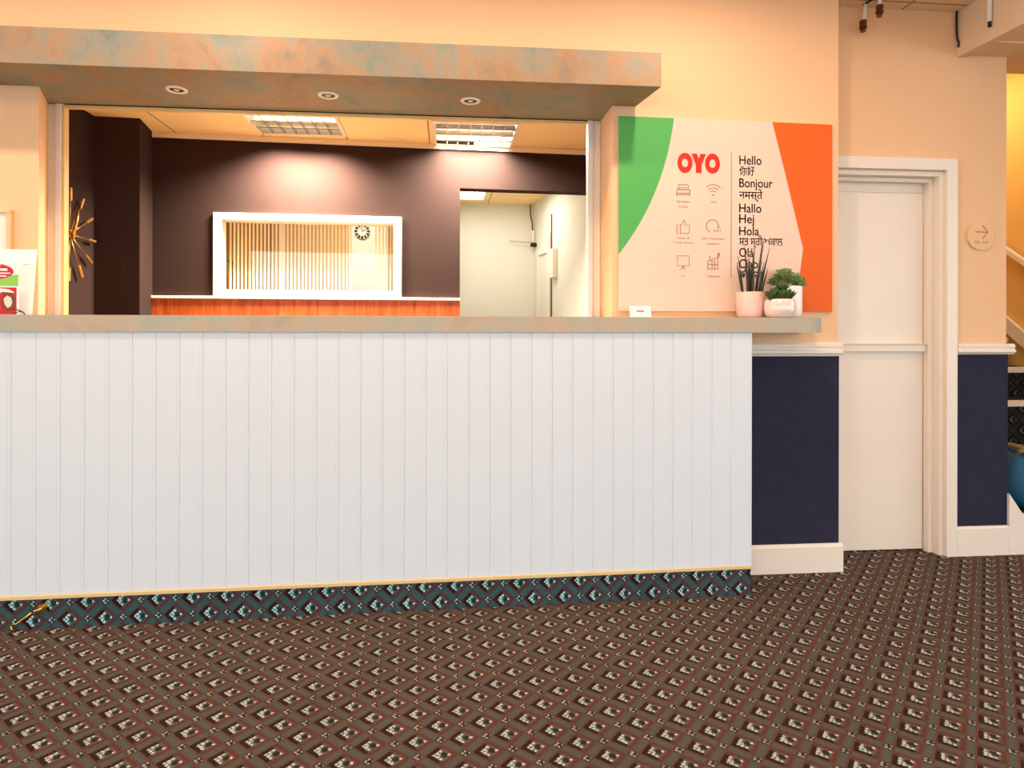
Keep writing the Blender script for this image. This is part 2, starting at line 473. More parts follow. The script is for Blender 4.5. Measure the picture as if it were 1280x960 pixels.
def slab_holes(b, xs, ys, z0, z1, holes):
    X_ = sorted(set([xs[0], xs[1]] + [h[i] for h in holes for i in (0, 1)])); Y_ = sorted(set([ys[0], ys[1]] + [h[i] for h in holes for i in (2, 3)]))
    for xa, xb in zip(X_, X_[1:]):
        for ya, yb in zip(Y_, Y_[1:]):
            mx_, my_ = (xa + xb) / 2, (ya + yb) / 2
            if any(h[0] < mx_ < h[1] and h[2] < my_ < h[3] for h in holes): continue
            b.box(xa, xb, ya, yb, z0, z1)
    bmesh.ops.remove_doubles(b.bm, verts=b.bm.verts, dist=1e-5)
    return b

# ------------------------------------------------------------------ the setting
YW, YB = 2.953, 3.25                       # front and back face of the reception wall
struct(B().box(-9.0, 9.0, -11.0, 7.5, -0.05, 0).build('floor', 'carpet'),
       'brown patterned carpet floor with small white medallions in a diagonal trellis', 'floor')
# reception wall with its hatch opening; left reveal splays outwards
b = B()
b.prism_z([(-4.5, YW), (-1.755, YW), (-1.86, YB - .04), (-1.86, YB), (-4.5, YB)], 0, 2.24)
b.box(0.783, 1.90, YW, YB, 0, 2.24)
b.box(-4.5, 1.90, YW, YB, 2.24, 2.86)
b.box(-1.86, 0.783, 2.99, YB, 0, 1.15)
struct(b.build('wall_front', 'wall'), 'peach patterned wall around the reception hatch, carrying the welcome board', 'wall')
b = B()
b.box(1.90, 1.925, 3.099, 3.25, 0, 2.86)
b.box(1.925, 2.575, 3.099, 3.25, 1.985, 2.86)
b.box(2.575, 2.92, 3.099, 3.25, 0, 2.86)
struct(b.build('wall_right', 'wall'), 'set-back peach wall around the cream door, left of the stairs', 'wall')
b = B(); b.box(-7.0, 2.64, -5.0, 3.25, 2.812, 2.88); b.box(2.64, 7.0, -5.0, 0.5, 2.812, 2.88)
struct(b.build('ceiling', 'ceil_hall'), 'pale tiled ceiling of the hall above the cream door', 'ceiling')
# dropped bulkhead at the right
b = B(); b.prism_z([(2.64, 3.099), (2.71, 0.5), (4.2, 0.5), (4.2, 3.30), (2.921, 3.30), (2.921, 3.099)], 2.592, 2.86)
bh = struct(b.build('ceiling_bulkhead', 'bulk'), 'dropped cream bulkhead boxed under the ceiling at the right edge', 'ceiling')
b = B()
b.prism_z([(2.641, 3.097), (2.709, 0.52), (2.75, 0.52), (2.685, 3.097)], 2.580, 2.592)
b.box(2.70, 4.19, 2.925, 2.945, 2.584, 2.592); b.box(2.72, 4.19, 2.30, 2.32, 2.584, 2.592)
b.build('edge_strip', 'bulk', bh)
# office shell
struct(B().box(-2.3, 1.34, 3.42, 4.75, 0.0005, 0.012).build('floor_office_bounce', 'bouncefloor'), 'unseen pale floor added behind the counter to bounce light up', 'floor')  # laid over the carpet to brighten the office ceiling by bounce
b = B(); b.box(-2.42, -2.30, YB, 5.0, 0, 2.62)
struct(b.build('wall_office_left', 'darkwall'), 'dark plum side wall of the office, behind the starburst clock', 'wall')
b = B(); b.prism_z([(-2.30, 4.451), (-2.023, 4.473), (-2.078, 4.80), (-2.30, 4.80)], 0, 2.62)
struct(b.build('wall_pier', 'darkwall'), 'dark boxed pier in the far left corner of the office', 'wall')
b = B(back)
b.box(-0.25, 0.418, 0, .12, 0, 2.62); b.box(0.418, 1.76, 0, .12, 0, 1.382); b.box(0.418, 1.76, 0, .12, 1.998, 2.62)
b.box(1.76, 2.198, 0, .12, 0, 2.62); b.box(2.198, 3.60, 0, .12, 2.232, 2.62); b.box(3.42, 3.60, 0, .12, 0, 2.232)
struct(b.build('wall_office_back', 'darkwall'), 'dark plum rear wall of the office around the internal window', 'wall')
b = B(); b.box(1.34, 1.46, YB, 5.2, 0, 2.62)
struct(b.build('wall_office_right', 'darkwall'), 'dark side wall of the office behind the welcome board', 'wall')
LH, RH, CH, BH = (-1.315, -0.705, 4.115, 4.715), (-0.085, 0.515, 4.305, 4.905), (0.0, 0.44, 6.36, 6.96), (-1.3, -0.7, 5.5, 6.1)
b = B(); slab_holes(b, (-2.45, 1.5), (YB, 7.45), 2.56, 2.60, [LH, RH, CH])
struct(b.build('ceiling_office', 'ceil_office'), 'warm tiled office ceiling holding the recessed louvre lights', 'ceiling')
b = B(back); b.box(0, 3.42, -0.02, 0, 2.522, 2.558)
struct(b.build('trim_1', 'cream'), 'pale edge trim between office ceiling and dark rear wall', 'trim')
b = B(back); b.box(-0.0, 2.196, -0.02, -0.001, 0.0, 1.372)
wd = struct(b.build('trim_2', 'wood'), 'orange wood panelling below the internal window', 'trim')
b = B(back); b.box(-0.0, 2.198, -0.034, -0.001, 1.374, 1.394)
b.build('cap_rail', 'cream', wd, bevel=0.003)
# cream room beyond the doorway
b = B(); b.box(0.0, 1.2, 7.215, 7.33, 0, 2.62)
struct(b.build('wall_rear_back', 'creamwall'), 'cream end wall of the rear room', 'wall')
b = B(); b.prism_z([(1.013, 7.215), (1.268, 4.98), (1.37, 4.98), (1.13, 7.33)], 0, 2.62)
struct(b.build('wall_rear_right', 'creamwall'), 'cream side wall of the rear room with a narrow door', 'wall')
b = B(); b.box(0.02, 0.10, 5.03, 7.3, 0, 2.62)
struct(b.build('wall_rear_left', 'creamwall'), 'cream partition between the rear room and the room behind the blind', 'wall')
# room behind the internal window
b = B(); b.box(-2.4, 0.02, 6.75, 6.87, 0, 2.62)
struct(b.build('wall_blind_room', 'amberwall'), 'amber wall seen through the blind behind the internal window', 'wall')
b = B(); b.box(-2.44, -2.32, 4.95, 6.87, 0, 2.62)
struct(b.build('wall_blind_room_side', 'amberwall'), 'amber side wall at the left behind the internal window', 'wall')
b = B(); b.box(-1.74, -0.985, 6.70, 6.75, 0, 2.55)
struct(b.build('wall_blind_room_beige', 'beige'), 'beige wall section behind the blind, left of the wall clock', 'wall')
b = B(); b.box(-0.98, -0.58, 6.69, 6.75, 0, 2.55)
struct(b.build('wall_blind_room_white', 'white'), 'bright white wall panel carrying the round wall clock', 'wall')
# stairwell
b = B(); b.box(2.80, 4.2, 5.6, 5.7, 0, 3.3)
struct(b.build('wall_stairs_end', 'yellowwall'), 'yellow end wall at the top of the stairs', 'wall')
b = B(); b.box(3.88, 4.0, 2.55, 5.6, 0, 3.3)
struct(b.build('wall_stairs', 'yellowwall'), 'yellow stairwell wall with handrail and sloping string board', 'wall')
b = B(); b.box(2.80, 4.0, 3.30, 5.7, 3.02, 3.08)
struct(b.build('ceiling_stairs', 'bulk'), 'pale ceiling over the stairwell', 'ceiling')
b = B(); b.box(2.82, 2.92, 3.25, 5.6, 0, 3.3)
struct(b.build('wall_stairs_left', 'yellowwall'), 'yellow stairwell wall behind the set-back wall', 'wall')

# ------------------------------------------------------------------ trims: dado, rails, baseboards
def rail_profile(y, z0, z1, d):            # moulded dado rail, ogee front
    h = z1 - z0
    return [(y, z0), (y - d * .55, z0), (y - d * .7, z0 + h * .12), (y - d, z0 + h * .22), (y - d, z0 + h * .42), (y - d * .72, z0 + h * .50),
            (y - d * .72, z0 + h * .62), (y - d * .86, z0 + h * .68), (y - d * .86, z0 + h * .86), (y - d * .5, z1), (y, z1)]
b = B(); b.prism_x(rail_profile(YW, 1.040, 1.106, .026), 1.36, 1.912)
struct(b.build('trim_3', 'trimwhite'), 'moulded cream dado rail on the wall right of the counter', 'trim')
b = B(); b.prism_x(rail_profile(3.099, 1.040, 1.096, .030), 2.632, 2.950)
struct(b.build('trim_4', 'trimwhite', bevel=0.004), 'moulded cream dado rail on the set-back wall by the stairs', 'trim')
struct(B().box(1.36, 1.903, YW - .006, YW - .0005, 0.12, 1.041).build('trim_5', 'navy'), 'navy textured dado panel right of the counter', 'dado panel')
struct(B().box(2.632, 2.925, 3.093, 3.0985, 0.14, 1.041).build('trim_6', 'navy'), 'navy textured dado panel between door and stairs', 'dado panel')
b = B(); b.prism_x([(YW, 0), (YW - .02, 0), (YW - .02, .122), (YW - .012, .136), (YW, .138)], 1.362, 1.918)
b.box(1.900, 1.918, YW, 3.085, 0, .136)
struct(b.build('baseboard_front', 'cream'), 'tall cream baseboard under the navy panel beside the counter', 'baseboard')
b = B(); b.prism_x([(3.099, 0), (3.079, 0), (3.079, .140), (3.085, .150), (3.099, .152)], 2.632, 2.921)
struct(b.build('baseboard_right', 'cream'), 'cream baseboard between the door frame and the stairs', 'baseboard')

# door with frame
b = B()
b.prism_y([(1.93, 1.987), (2.571, 1.987), (2.571, 0), (2.629, 0), (2.629, 2.047), (1.93, 2.047)], 3.075, 3.099)     # architrave
b.prism_y([(1.926, 1.960), (2.548, 1.960), (2.548, 0), (2.5745, 0), (2.5745, 1.9845), (1.926, 1.9845)], 3.0995, 3.249)   # lining
b.prism_y([(1.926, 1.938), (2.524, 1.938), (2.524, 0), (2.5475, 0), (2.5475, 1.9595), (1.926, 1.9595)], 3.145, 3.180)    # stop
fr = struct(b.build('door_1', 'cream', bevel=0.002), 'cream door with a worn rail, right of the welcome board', 'door')
b = B(); b.box(1.93, 2.524, 3.185, 3.225, 0.008, 1.958)
lf = b.build('door_leaf', 'cream', fr, bevel=0.002)
b = B(); b.box(1.93, 2.520, 3.158, 3.184, 1.052, 1.089); b.box(1.93, 2.528, 3.152, 3.184, 1.089, 1.094)
b.build('rail', 'trimwhite', lf, bevel=0.003)
b = B(); b.box(1.93, 2.521, 3.1815, 3.185, 1.890, 1.9); b.build('bead', 'cream', lf)

# hatch frame (aluminium shutter guides, head rail)
def guide(b, x0, x1): b.box(x0, x1, 3.165, 3.215, 1.2225, 2.2165)
b = B(); guide(b, -1.812, -1.783); guide(b, 0.716, 0.742)
hf = struct(b.build('window_1', 'alu', bevel=0.004), 'metal framed reception hatch over the counter', 'hatch')
b = B(); b.box(-1.859, -1.813, 3.175, 3.215, 1.2225, 2.2165); b.box(0.743, 0.782, 3.175, 3.215, 1.2225, 2.2165)
b.build('frame', 'cream', hf, bevel=0.003)
b = B(); b.box(-1.783, -1.772, 3.170, 3.21, 1.2225, 2.2165); b.box(-1.772, 0.712, 3.17, 3.19, 2.196, 2.212)
b.build('edge_bead', 'goldframe', hf, bevel=0.002)
b = B(); b.box(-1.782, 0.715, 3.175, 3.21, 2.2125, 2.2168); b.build('head_channel', 'dark', hf)
b = B(); b.box(0.700, 0.735, 3.150, 3.18, 1.2225, 1.240); b.build('guide_foot', 'white', hf, bevel=0.004)

# ------------------------------------------------------------------ counter
ct = thing('reception_counter', (-0.5, 2.8, 0), 'long reception counter clad in pale grey tongue-and-groove boards', 'counter')
def boards(x0, x1, y, pitch):
    """front outline of v-grooved, beaded boards in plan"""
    pts = []; x = x1
    edges = []
    while x > x0 + 1e-6: edges.append(x); x -= pitch
    edges.append(x0)
    for e in edges[::-1]: pts.append(e)
    out = [(pts[0], y)]
    for e in pts[1:-1]:
        out += [(e - .0135, y), (e - .0125, y + .0008), (e - .0115, y), (e - .0025, y), (e, y + .003), (e + .0025, y)]
    out.append((pts[-1], y))
    return out
b = B(ctr); o_ = boards(-4.3, 1.341, 2.668, 0.0885)
b.prism_z(o_ + [(1.341, 2.69), (-4.3, 2.69)], 0.134, 1.1545)
b.build('panelling', 'panel', ct)
b = B(ctr); b.box(1.3412, 1.3470, 2.666, 2.90, 0.134, 1.1545); b.build('end_panel', 'panel', ct, bevel=0.0015)
b = B(ctr); b.box(-4.3, 1.349, 2.662, 2.69, 0.117, 0.1335); b.build('edge_strip', 'gold', ct, bevel=0.003)
b = B(ctr); b.box(-4.3, 1.345, 2.670, 2.69, 0.0, 0.1165); b.box(1.325, 1.345, 2.69, 2.895, 0.0, 0.1165)
b.build('carpet_plinth', 'carpet_up_shaded', ct)
# worktop with a rounded end
pts = [(-4.3, 2.660), (1.62, 2.660)]
R = 0.125
for k in range(1, 13):
    a = -pi / 2 + (pi / 2) * k / 12
    pts.append((1.600 + R * cos(a), 2.785 + R * sin(a)))
pts += [(1.725, 2.905)]
tp = [tuple(ctr(Vector((x, y, 0))))[:2] for x, y in pts]
tp[-1] = (tp[-1][0], 2.9525)
tp += [(0.7825, 2.9525), (0.7825, 3.40), (-1.755, 3.40), (-1.755, 2.9525), (tp[0][0], 2.9525)]
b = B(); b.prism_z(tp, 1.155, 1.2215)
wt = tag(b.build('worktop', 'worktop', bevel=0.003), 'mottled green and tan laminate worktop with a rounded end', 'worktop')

# canopy over the counter
b = B()
b.box(-4.3, -1.755, 2.698, 2.9525, 2.217, 2.363)
b.box(-1.755, 0.7825, 2.698, 2.9525, 2.217, 2.363)
b.prism_z([(0.7825, 2.698), (0.931, 2.698), (0.894, 2.9525), (0.7825, 2.9525)], 2.217, 2.363)
b.prism_z([(-1.7545, 2.9525), (0.7825, 2.9525), (0.7825, 3.22), (-1.858, 3.22), (-1.858, 3.21)], 2.217, 2.2395)
bmesh.ops.remove_doubles(b.bm, verts=b.bm.verts, dist=1e-5)
tag(b.build('hatch_canopy', 'laminate'), 'mottled laminate canopy projecting over the reception hatch', 'canopy')

# downlights under the canopy
dl = thing('recessed_downlight', (-1.174, 2.935, 2.217), 'cream ringed downlight under the canopy, nearest its left end', 'downlight', 'downlights under the canopy')
prof = [(0.030, -0.001), (0.034, -0.006), (0.043, -0.005), (0.046, -0.0005), (0.046, 0.0)]
B().lathe((-1.174, 2.935, 2.217), prof + [(0.030, 0.0), (0.030, -0.001)]).build('ring', 'cream', dl, smooth=True)
B().lathe((-1.174, 2.935, 2.217), [(0.0, -0.0008), (0.0295, -0.0008), (0.0295, -0.0002), (0, -0.0002)]).build('recess', 'black', dl)
B().lathe((-1.174, 2.935, 2.217), [(0.0, -0.006), (0.008, -0.005), (0.014, -0.001), (0, -0.001)], 24).build('lamp', 'white', dl, smooth=True)
for (x, y, lb) in ((-.522, 2.940, 'cream ringed downlight under the canopy, middle of the three'), (.117, 2.950, 'cream ringed downlight under the canopy, above the bright office light')):
    c = copy_tree(dl); c.location = (x, y, 2.217); c['label'] = lb

# ------------------------------------------------------------------ louvred office lights
def troffer(x0, x1, y0, y1, label, tubem, lit):
    t = thing('louvre_light', ((x0 + x1) / 2, (y0 + y1) / 2, 2.56), label, 'ceiling light', 'recessed louvre ceiling lights')
    e = 0.001; x0 += e; x1 -= e; y0 += e; y1 -= e
    B().box(x0, x1, y0, y1, 2.66, 2.668).box(x0, x0 + .004, y0, y1, 2.556, 2.66).box(x1 - .004, x1, y0, y1, 2.556, 2.66).box(x0 + .004, x1 - .004, y0, y0 + .004, 2.556, 2.66).box(x0 + .004, x1 - .004, y1 - .004, y1, 2.556, 2.66).build('housing', 'white', t)
    b = B(); f = .022
    b.box(x0, x1, y0, y0 + f, 2.548, 2.556); b.box(x0, x1, y1 - f, y1, 2.548, 2.556); b.box(x0, x0 + f, y0 + f, y1 - f, 2.548, 2.556); b.box(x1 - f, x1, y0 + f, y1 - f, 2.548, 2.556)
    b.build('frame', 'trimwhite', t)
    b = B(); n = 7
    for i in range(1, n):
        x = x0 + f + (x1 - x0 - 2 * f) * i / n; b.box(x - .003, x + .003, y0 + f, y1 - f, 2.549, 2.578)
    for i in range(1, 4):
        y = y0 + f + (y1 - y0 - 2 * f) * i / 4
        b.prism_x([(y - .009, 2.549), (y + .009, 2.549), (y + .002, 2.585), (y - .002, 2.585)], x0 + f, x1 - f)
    b.build('louvre', 'blade', t)
    for i in (1, 3, 5, 7):
        y = y0 + f + (y1 - y0 - 2 * f) * i / 8
        b = B(); b.tube([(x0 + .03, y, 2.622), (x1 - .03, y, 2.622)], .013)
        b.build('tube', tubem if i in lit else 'white', t, smooth=True)
    return t
troffer(*LH, 'dim louvred light in the office ceiling above the internal window', 'tubedim', (1, 3))
troffer(*RH, 'bright louvred light in the office ceiling above the doorway', 'tube', (5, 7))
troffer(*CH, 'louvred light in the rear room ceiling, just under the lintel', 'tube', (1, 3, 5, 7))

# ------------------------------------------------------------------ internal window with blind
b = B(back)
for (x0, x1, z0, z1) in ((.418, 1.760, 1.382, 1.442), (.418, 1.760, 1.948, 1.998), (.418, .478, 1.442, 1.948), (1.700, 1.760, 1.442, 1.948)):
    b.box(x0 + .001, x1 - .001, -.022, .10, z0 + .001, z1 - .001)
bmesh.ops.remove_doubles(b.bm, verts=b.bm.verts, dist=1e-5)
wf = struct(b.build('window_2', 'mount', bevel=0.003), 'cream framed internal window in the dark office wall', 'window')
b = B(back); b.box(.478, 1.70, .03, .034, 1.442, 1.948); b.build('pane', 'glass', wf)
bl = thing('vertical_blind', tuple(back(Vector((1.08, .17, 1.95)))), 'narrow slatted vertical blind behind the internal window', 'blind')
b = B(back); b.box(.45, 1.73, .155, .185, 1.955, 1.985); b.build('head_rail', 'cream', bl)
def slats(s0, s1):
    b = B(back); s = s0
    while s < s1:
        w_, a = .0074, radians(32)
        b.prism_z([(s - w_ * cos(a), .17 - w_ * sin(a)), (s + w_ * cos(a), .17 + w_ * sin(a)), (s + w_ * cos(a), .1712 + w_ * sin(a)), (s - w_ * cos(a), .1712 - w_ * sin(a))], 1.36, 1.956)
        s += .0275
    return b
slats(.49, 1.385).build('slats', 'slat', bl)
slats(1.56, 1.72).build('slats', 'slat', bl)
b = B(back); b.box(.842, .872, .20, .235, 1.0, 2.1)
tag(b.build('white_post', 'white'), 'slim white post standing behind the blind', 'post')
wc = thing('wall_clock', (-0.84, 6.69, 2.07), 'round wall clock on the white wall behind the internal window', 'clock')
cc = (-0.84, 2.15)
B().ring_y(cc, .078, .045, 6.665, 6.689, 32).build('numeral_ring', 'white', wc)
b = B()
for k in range(12):
    a = 2 * pi * k / 12; ca, sa = cos(a), sin(a)
    q = [(cc[0] + r * ca - t * sa, cc[1] + r * sa + t * ca) for r, t in ((.048, -.009), (.076, -.013), (.076, .013), (.048, .009))]
    b.prism_y(q, 6.662, 6.6645)
b.build('numerals', 'dark', wc)
B().ring_y(cc, .045, .004, 6.674, 6.689, 32).build('face', 'paper', wc)
b = B(); b.stroke([cc, (cc[0] + .03, cc[1] + .015)], .006, 6.668, 6.673); b.stroke([cc, (cc[0] - .008, cc[1] + .04)], .005, 6.668, 6.673); b.build('hands', 'black', wc)
hr = thing('stair_balustrade', (-1.75, 6.2, 0.0), 'dark handrail with slim balusters at the left behind the blind', 'balustrade')
b = B(); b.tube([(-2.25, 6.2, 1.82), (-1.98, 6.2, 1.78), (-1.98, 6.2, 0.0)], .014); b.build('handrail', 'dark', hr, smooth=True)
for k in range(3):
    b = B(); b.tube([(-2.09 + .05 * k - .1, 6.2, 0.0), (-2.09 + .05 * k - .1, 6.2, 1.55 - .03 * k)], .011); b.build('baluster', 'trimwhite', hr, smooth=True)

# rear-room door, closer, bell
def rw(y): return 1.013 + (7.215 - y) * 0.1141
def rbox(b, y0, y1, d0, d1, z0, z1):
    b.prism_z([(rw(y0) - d1, y0), (rw(y1) - d1, y1), (rw(y1) - d0, y1), (rw(y0) - d0, y0)], z0, z1); return b
b = B(); rbox(b, 6.93, 7.0, 0.002, .03, 0, 2.02); rbox(b, 6.50, 6.57, .002, .03, 0, 2.15); rbox(b, 6.5701, 6.9299, .002, .03, 1.95, 2.02)
d2 = struct(b.build('door_2', 'mount'), 'narrow cream door in the side wall of the rear room', 'door')
b = B(); rbox(b, 6.572, 6.928, .002, .012, 0.01, 1.948); b.build('door_leaf', 'creamwall', d2)
b = B(); rbox(b, 6.485, 6.4985, .002, .012, 0, 2.33); b.build('gap_strip', 'bagbrown', d2)
dc = B(); rbox(dc, 6.30, 6.44, .002, .05, 1.67, 1.96)
tag(dc.build('door_control_box', 'mount', bevel=0.004), 'cream control box on the rear room wall beside the narrow door', 'box')
be = thing('wall_bell', (1.0, 7.1, 2.10), 'dark round bell with cable in the corner of the rear room', 'bell')
b = B()
b.lathe((0.995, 7.13, 2.07), [(0, 0), (.032, .004), (.044, .022), (.032, .042), (0, .05)], 24); b.build('gong', 'black', be, smooth=True)
b = B(); b.box(.975, 1.01, 7.17, 7.205, 2.13, 2.26); b.build('bracket', 'mount', be)
b = B(); b.tube([(0.99, 7.19, 2.26), (0.985, 7.2, 2.36), (0.965, 7.2, 2.45), (0.965, 7.2, 2.558)], .007); b.build('cable', 'bagbrown', be)
b = B(); b.tube([(0.72, 7.15, 2.135), (0.985, 7.15, 2.12)], .004); b.build('arm', 'inkthin', be)

# ------------------------------------------------------------------ starburst clock on the dark office wall
cl = thing('starburst_clock', (-2.298, 4.12, 1.735), 'brass starburst clock on the dark office wall, seen edge-on behind the hatch frame', 'clock')
xc, yc, zc = -2.298, 4.12, 1.735
def spoke_pt(a, r, d): return (xc + d, yc + r * sin(a), zc + r * cos(a))
b = B(); b.tube([(xc + .001, yc, zc), (xc + .045, yc, zc)], .03, 20); b.build('hub', 'clockgold', cl, smooth=False)
for k in range(12):
    a = 2 * pi * k / 12 + .03
    b = B(); b.tube([spoke_pt(a, .02, .028), spoke_pt(a, .225, .028)], .0028, 8); sp = b.build('spoke', 'clockgold', cl, smooth=True)
    b = B(); b.tube([spoke_pt(a, .205, .028), spoke_pt(a, .285, .028)], .0105, 12, .0095); b.build('tip', 'clockgold', sp)
a = .30
b = B(); b.tube([spoke_pt(a + pi, .03, .055), spoke_pt(a, .21, .055)], .010, 8, .008); b.build('minute_hand', 'brass', cl, smooth=True)
b = B(); b.tube([spoke_pt(pi * 1.55, .13, .05), (xc + .05, yc, zc)], .008, 8); b.build('hour_hand', 'brass', cl, smooth=True)

# ------------------------------------------------------------------ welcome board
PY = 2.941
wb = tag(B().prism_y([(.8083, 2.1672), (1.8606, 2.1574), (1.8627, 1.253), (.8104, 1.2525)], PY, YW - .0005).build('welcome_board', 'ply', bevel=0.0015),
         'plywood welcome board with green and orange corners and printed greetings', 'sign')
cy0, cy1 = PY - .0012, PY - .0001
def curve(p0, p1, p2, n=24): return [((1 - t) ** 2 * p0[0] + 2 * t * (1 - t) * p1[0] + t * t * p2[0], (1 - t) ** 2 * p0[1] + 2 * t * (1 - t) * p1[1] + t * t * p2[1]) for t in [i / n for i in range(n + 1)]]
B().prism_y([(.8086, 2.1665)] + curve((1.076, 2.164), (1.030, 1.795), (.8098, 1.518)), cy0, cy1).build('green_field', 'green', wb)['label'] = 'green curved field'
B().prism_y([(1.5604, 2.1597), (1.8604, 2.157), (1.8625, 1.2535), (1.7048, 1.2535), (1.7004, 1.4445), (1.7162, 1.5561), (1.631, 1.8925)], cy0, cy1).build('orange_field', 'orange', wb)['label'] = 'orange angular field'
# three bold red letters
b = B(); b.ring_y((1.1295, 1.954), .0478, .0205, cy0, cy1, 40, .76)
b.ring_y((1.2640, 1.954), .0478, .0205, cy0, cy1, 40, .76)
b.prism_y([(1.162, 1.9985), (1.188, 1.9985), (1.1968, 1.974), (1.2056, 1.9985), (1.2316, 1.9985), (1.2105, 1.946), (1.2105, 1.908), (1.1831, 1.908), (1.1831, 1.946)], cy0 - .0003, cy1)
b.build('lettering', 'red', wb)['label'] = 'bold red lettering'
B().box(1.3552, 1.3582, cy0, cy1, 1.411, 2.008).build('divider', 'inkthin', wb)
for body, base, cap, wdt in (('Hello', 1.9538, .0418, .109), ('Bonjour', 1.8452, .0419, .165), ('Hallo', 1.7252, .0419, .109), ('Hej', 1.6738, .0419, .073), ('Hola', 1.6167, .0405, .0975),
                             ('Olá', 1.5139, .0412, .070), ('Ciao', 1.4605, .0412, .093)):
    text('greeting', body, 1.3962, base, cap, 'ink', wb, PY - .0001, wdt, bold=0.004)
text('greeting', '你好', 1.3962, 1.9045, .034, 'ink', wb, PY - .0001, .075, bold=0.004)
text('greeting', 'नमस्ते', 1.3962, 1.7905, .036, 'ink', wb, PY - .0001, .115, bold=0.004)
text('greeting', 'ਸਤ ਸ੍ਰੀ ਅਕਾਲ', 1.3962, 1.5692, .036, 'inkthin', wb, PY - .0001, .2155, bold=0.004)
text('greeting', 'ಹಲೋ', 1.3970, 1.4148, .036, 'ink', wb, PY - .0001, .110, bold=0.004)
def icon(fn, mt='inkthin'):
    b = B(); fn(b); return b.build('icon', mt, wb)
W_ = .0034
def bed(b):
    x, z = 1.1215, 1.8241
    b.stroke([(x - .024, z + .004), (x - .024, z + .027), (x + .024, z + .027), (x + .024, z + .004)], W_, cy0, cy1)
    b.stroke([(x - .031, z + .003), (x + .031, z + .003)], W_, cy0, cy1); b.stroke([(x - .032, z - .013), (x + .032, z - .013)], W_, cy0, cy1)
    b.stroke([(x - .032, z - .027), (x - .032, z - .001), (x - .027, z + .003)], W_, cy0, cy1); b.stroke([(x + .032, z - .027), (x + .032, z - .001), (x + .027, z + .003)], W_, cy0, cy1)
    b.stroke([(x - .032, z - .020), (x + .032, z - .020)], W_, cy0, cy1)
    for d in (-.012, .010): b.stroke([(x + d - .007, z + .006), (x + d - .007, z + .013), (x + d + .007, z + .013), (x + d + .007, z + .006)], W_ * .9, cy0, cy1)
icon(bed)
def wifi(b):
    x, z = 1.268, 1.805
    for r in (.019, .034, .050): b.stroke([(x + r * cos(radians(t)), z + r * sin(radians(t))) for t in range(45, 136, 9)], W_, cy0, cy1)
    b.ring_y((x, z), .0045, .0005, cy0, cy1, 12)
icon(wifi)
def thumb(b):
    x, z = 1.1218, 1.650
    b.stroke([(x - .031, z + .012), (x - .031, z - .030), (x - .014, z - .030), (x - .014, z + .012)], W_, cy0, cy1, True)
    b.stroke([(x - .013, z - .029), (x + .026, z - .029), (x + .031, z - .006), (x + .031, z + .010), (x + .008, z + .010), (x + .010, z + .027), (x + .003, z + .035), (x - .002, z + .022), (x - .013, z + .008)], W_, cy0, cy1)
icon(thumb)
def clk(b):
    x, z = 1.264, 1.658
    b.stroke([(x + .030 * cos(radians(t)), z + .030 * sin(radians(t))) for t in range(-10, 251, 10)], W_, cy0, cy1)
    b.prism_y([(x + .024, z - .002), (x + .036, z - .002), (x + .030, z - .012)], cy0, cy1)
icon(clk)
text('icon_text', '24/7', 1.268, 1.630, .013, 'inkthin', wb, PY - .0001, .042, bold=0.006)
def tv(b):
    x, z = 1.1222, 1.490
    b.stroke([(x - .029, z - .022), (x + .029, z - .022), (x + .029, z + .025), (x - .029, z + .025)], W_, cy0, cy1, True)
    b.stroke([(x, z - .022), (x, z - .033)], W_ * 2, cy0, cy1); b.stroke([(x - .012, z - .034), (x + .012, z - .034)], W_, cy0, cy1)
icon(tv)
def toil(b):
    x, z = 1.266, 1.4857
    b.stroke([(x - .027, z - .031), (x + .025, z - .031), (x + .025, z + .020), (x - .003, z + .020), (x - .003, z - .031)], W_, cy0, cy1)
    b.stroke([(x - .024, z - .031), (x - .024, z + .008), (x - .003, z + .008)], W_, cy0, cy1); b.stroke([(x - .024, z - .010), (x + .025, z - .010)], W_, cy0, cy1)
    b.stroke([(x - .014, z + .008), (x - .014, z + .026), (x - .020, z + .030)], W_, cy0, cy1); b.stroke([(x + .010, z - .031), (x + .010, z + .020)], W_, cy0, cy1)
icon(toil)
B().prism_y([(1.287, 1.505), (1.297, 1.508), (1.303, 1.532), (1.289, 1.529)], cy0, cy1).build('icon', 'inkpink', wb)
for body, x, z, cp, wdt, mt in (('Spotless', 1.1216, 1.7665, .011, .064, 'inkthin'), ('Linen', 1.1216, 1.7425, .011, .044, 'inkpink'), ('WiFi', 1.2700, 1.7655, .011, .030, 'inkthin'),
        ('Clean &', 1.1220, 1.5945, .011, .060, 'inkthin'), ('Comfy Room', 1.1220, 1.5725, .011, .100, 'inkthin'), ('24/7 Customer', 1.2690, 1.5930, .011, .114, 'inkpink'), ('Support', 1.2690, 1.5695, .011, .060, 'inkthin'),
        ('TV', 1.1224, 1.4150, .011, .020, 'inkthin'), ('Toiletries', 1.2680, 1.4150, .011, .066, 'inkthin')):
    text('caption', body, x, z, cp, mt, wb, PY - .0001, wdt, 'C', bold=0.002)

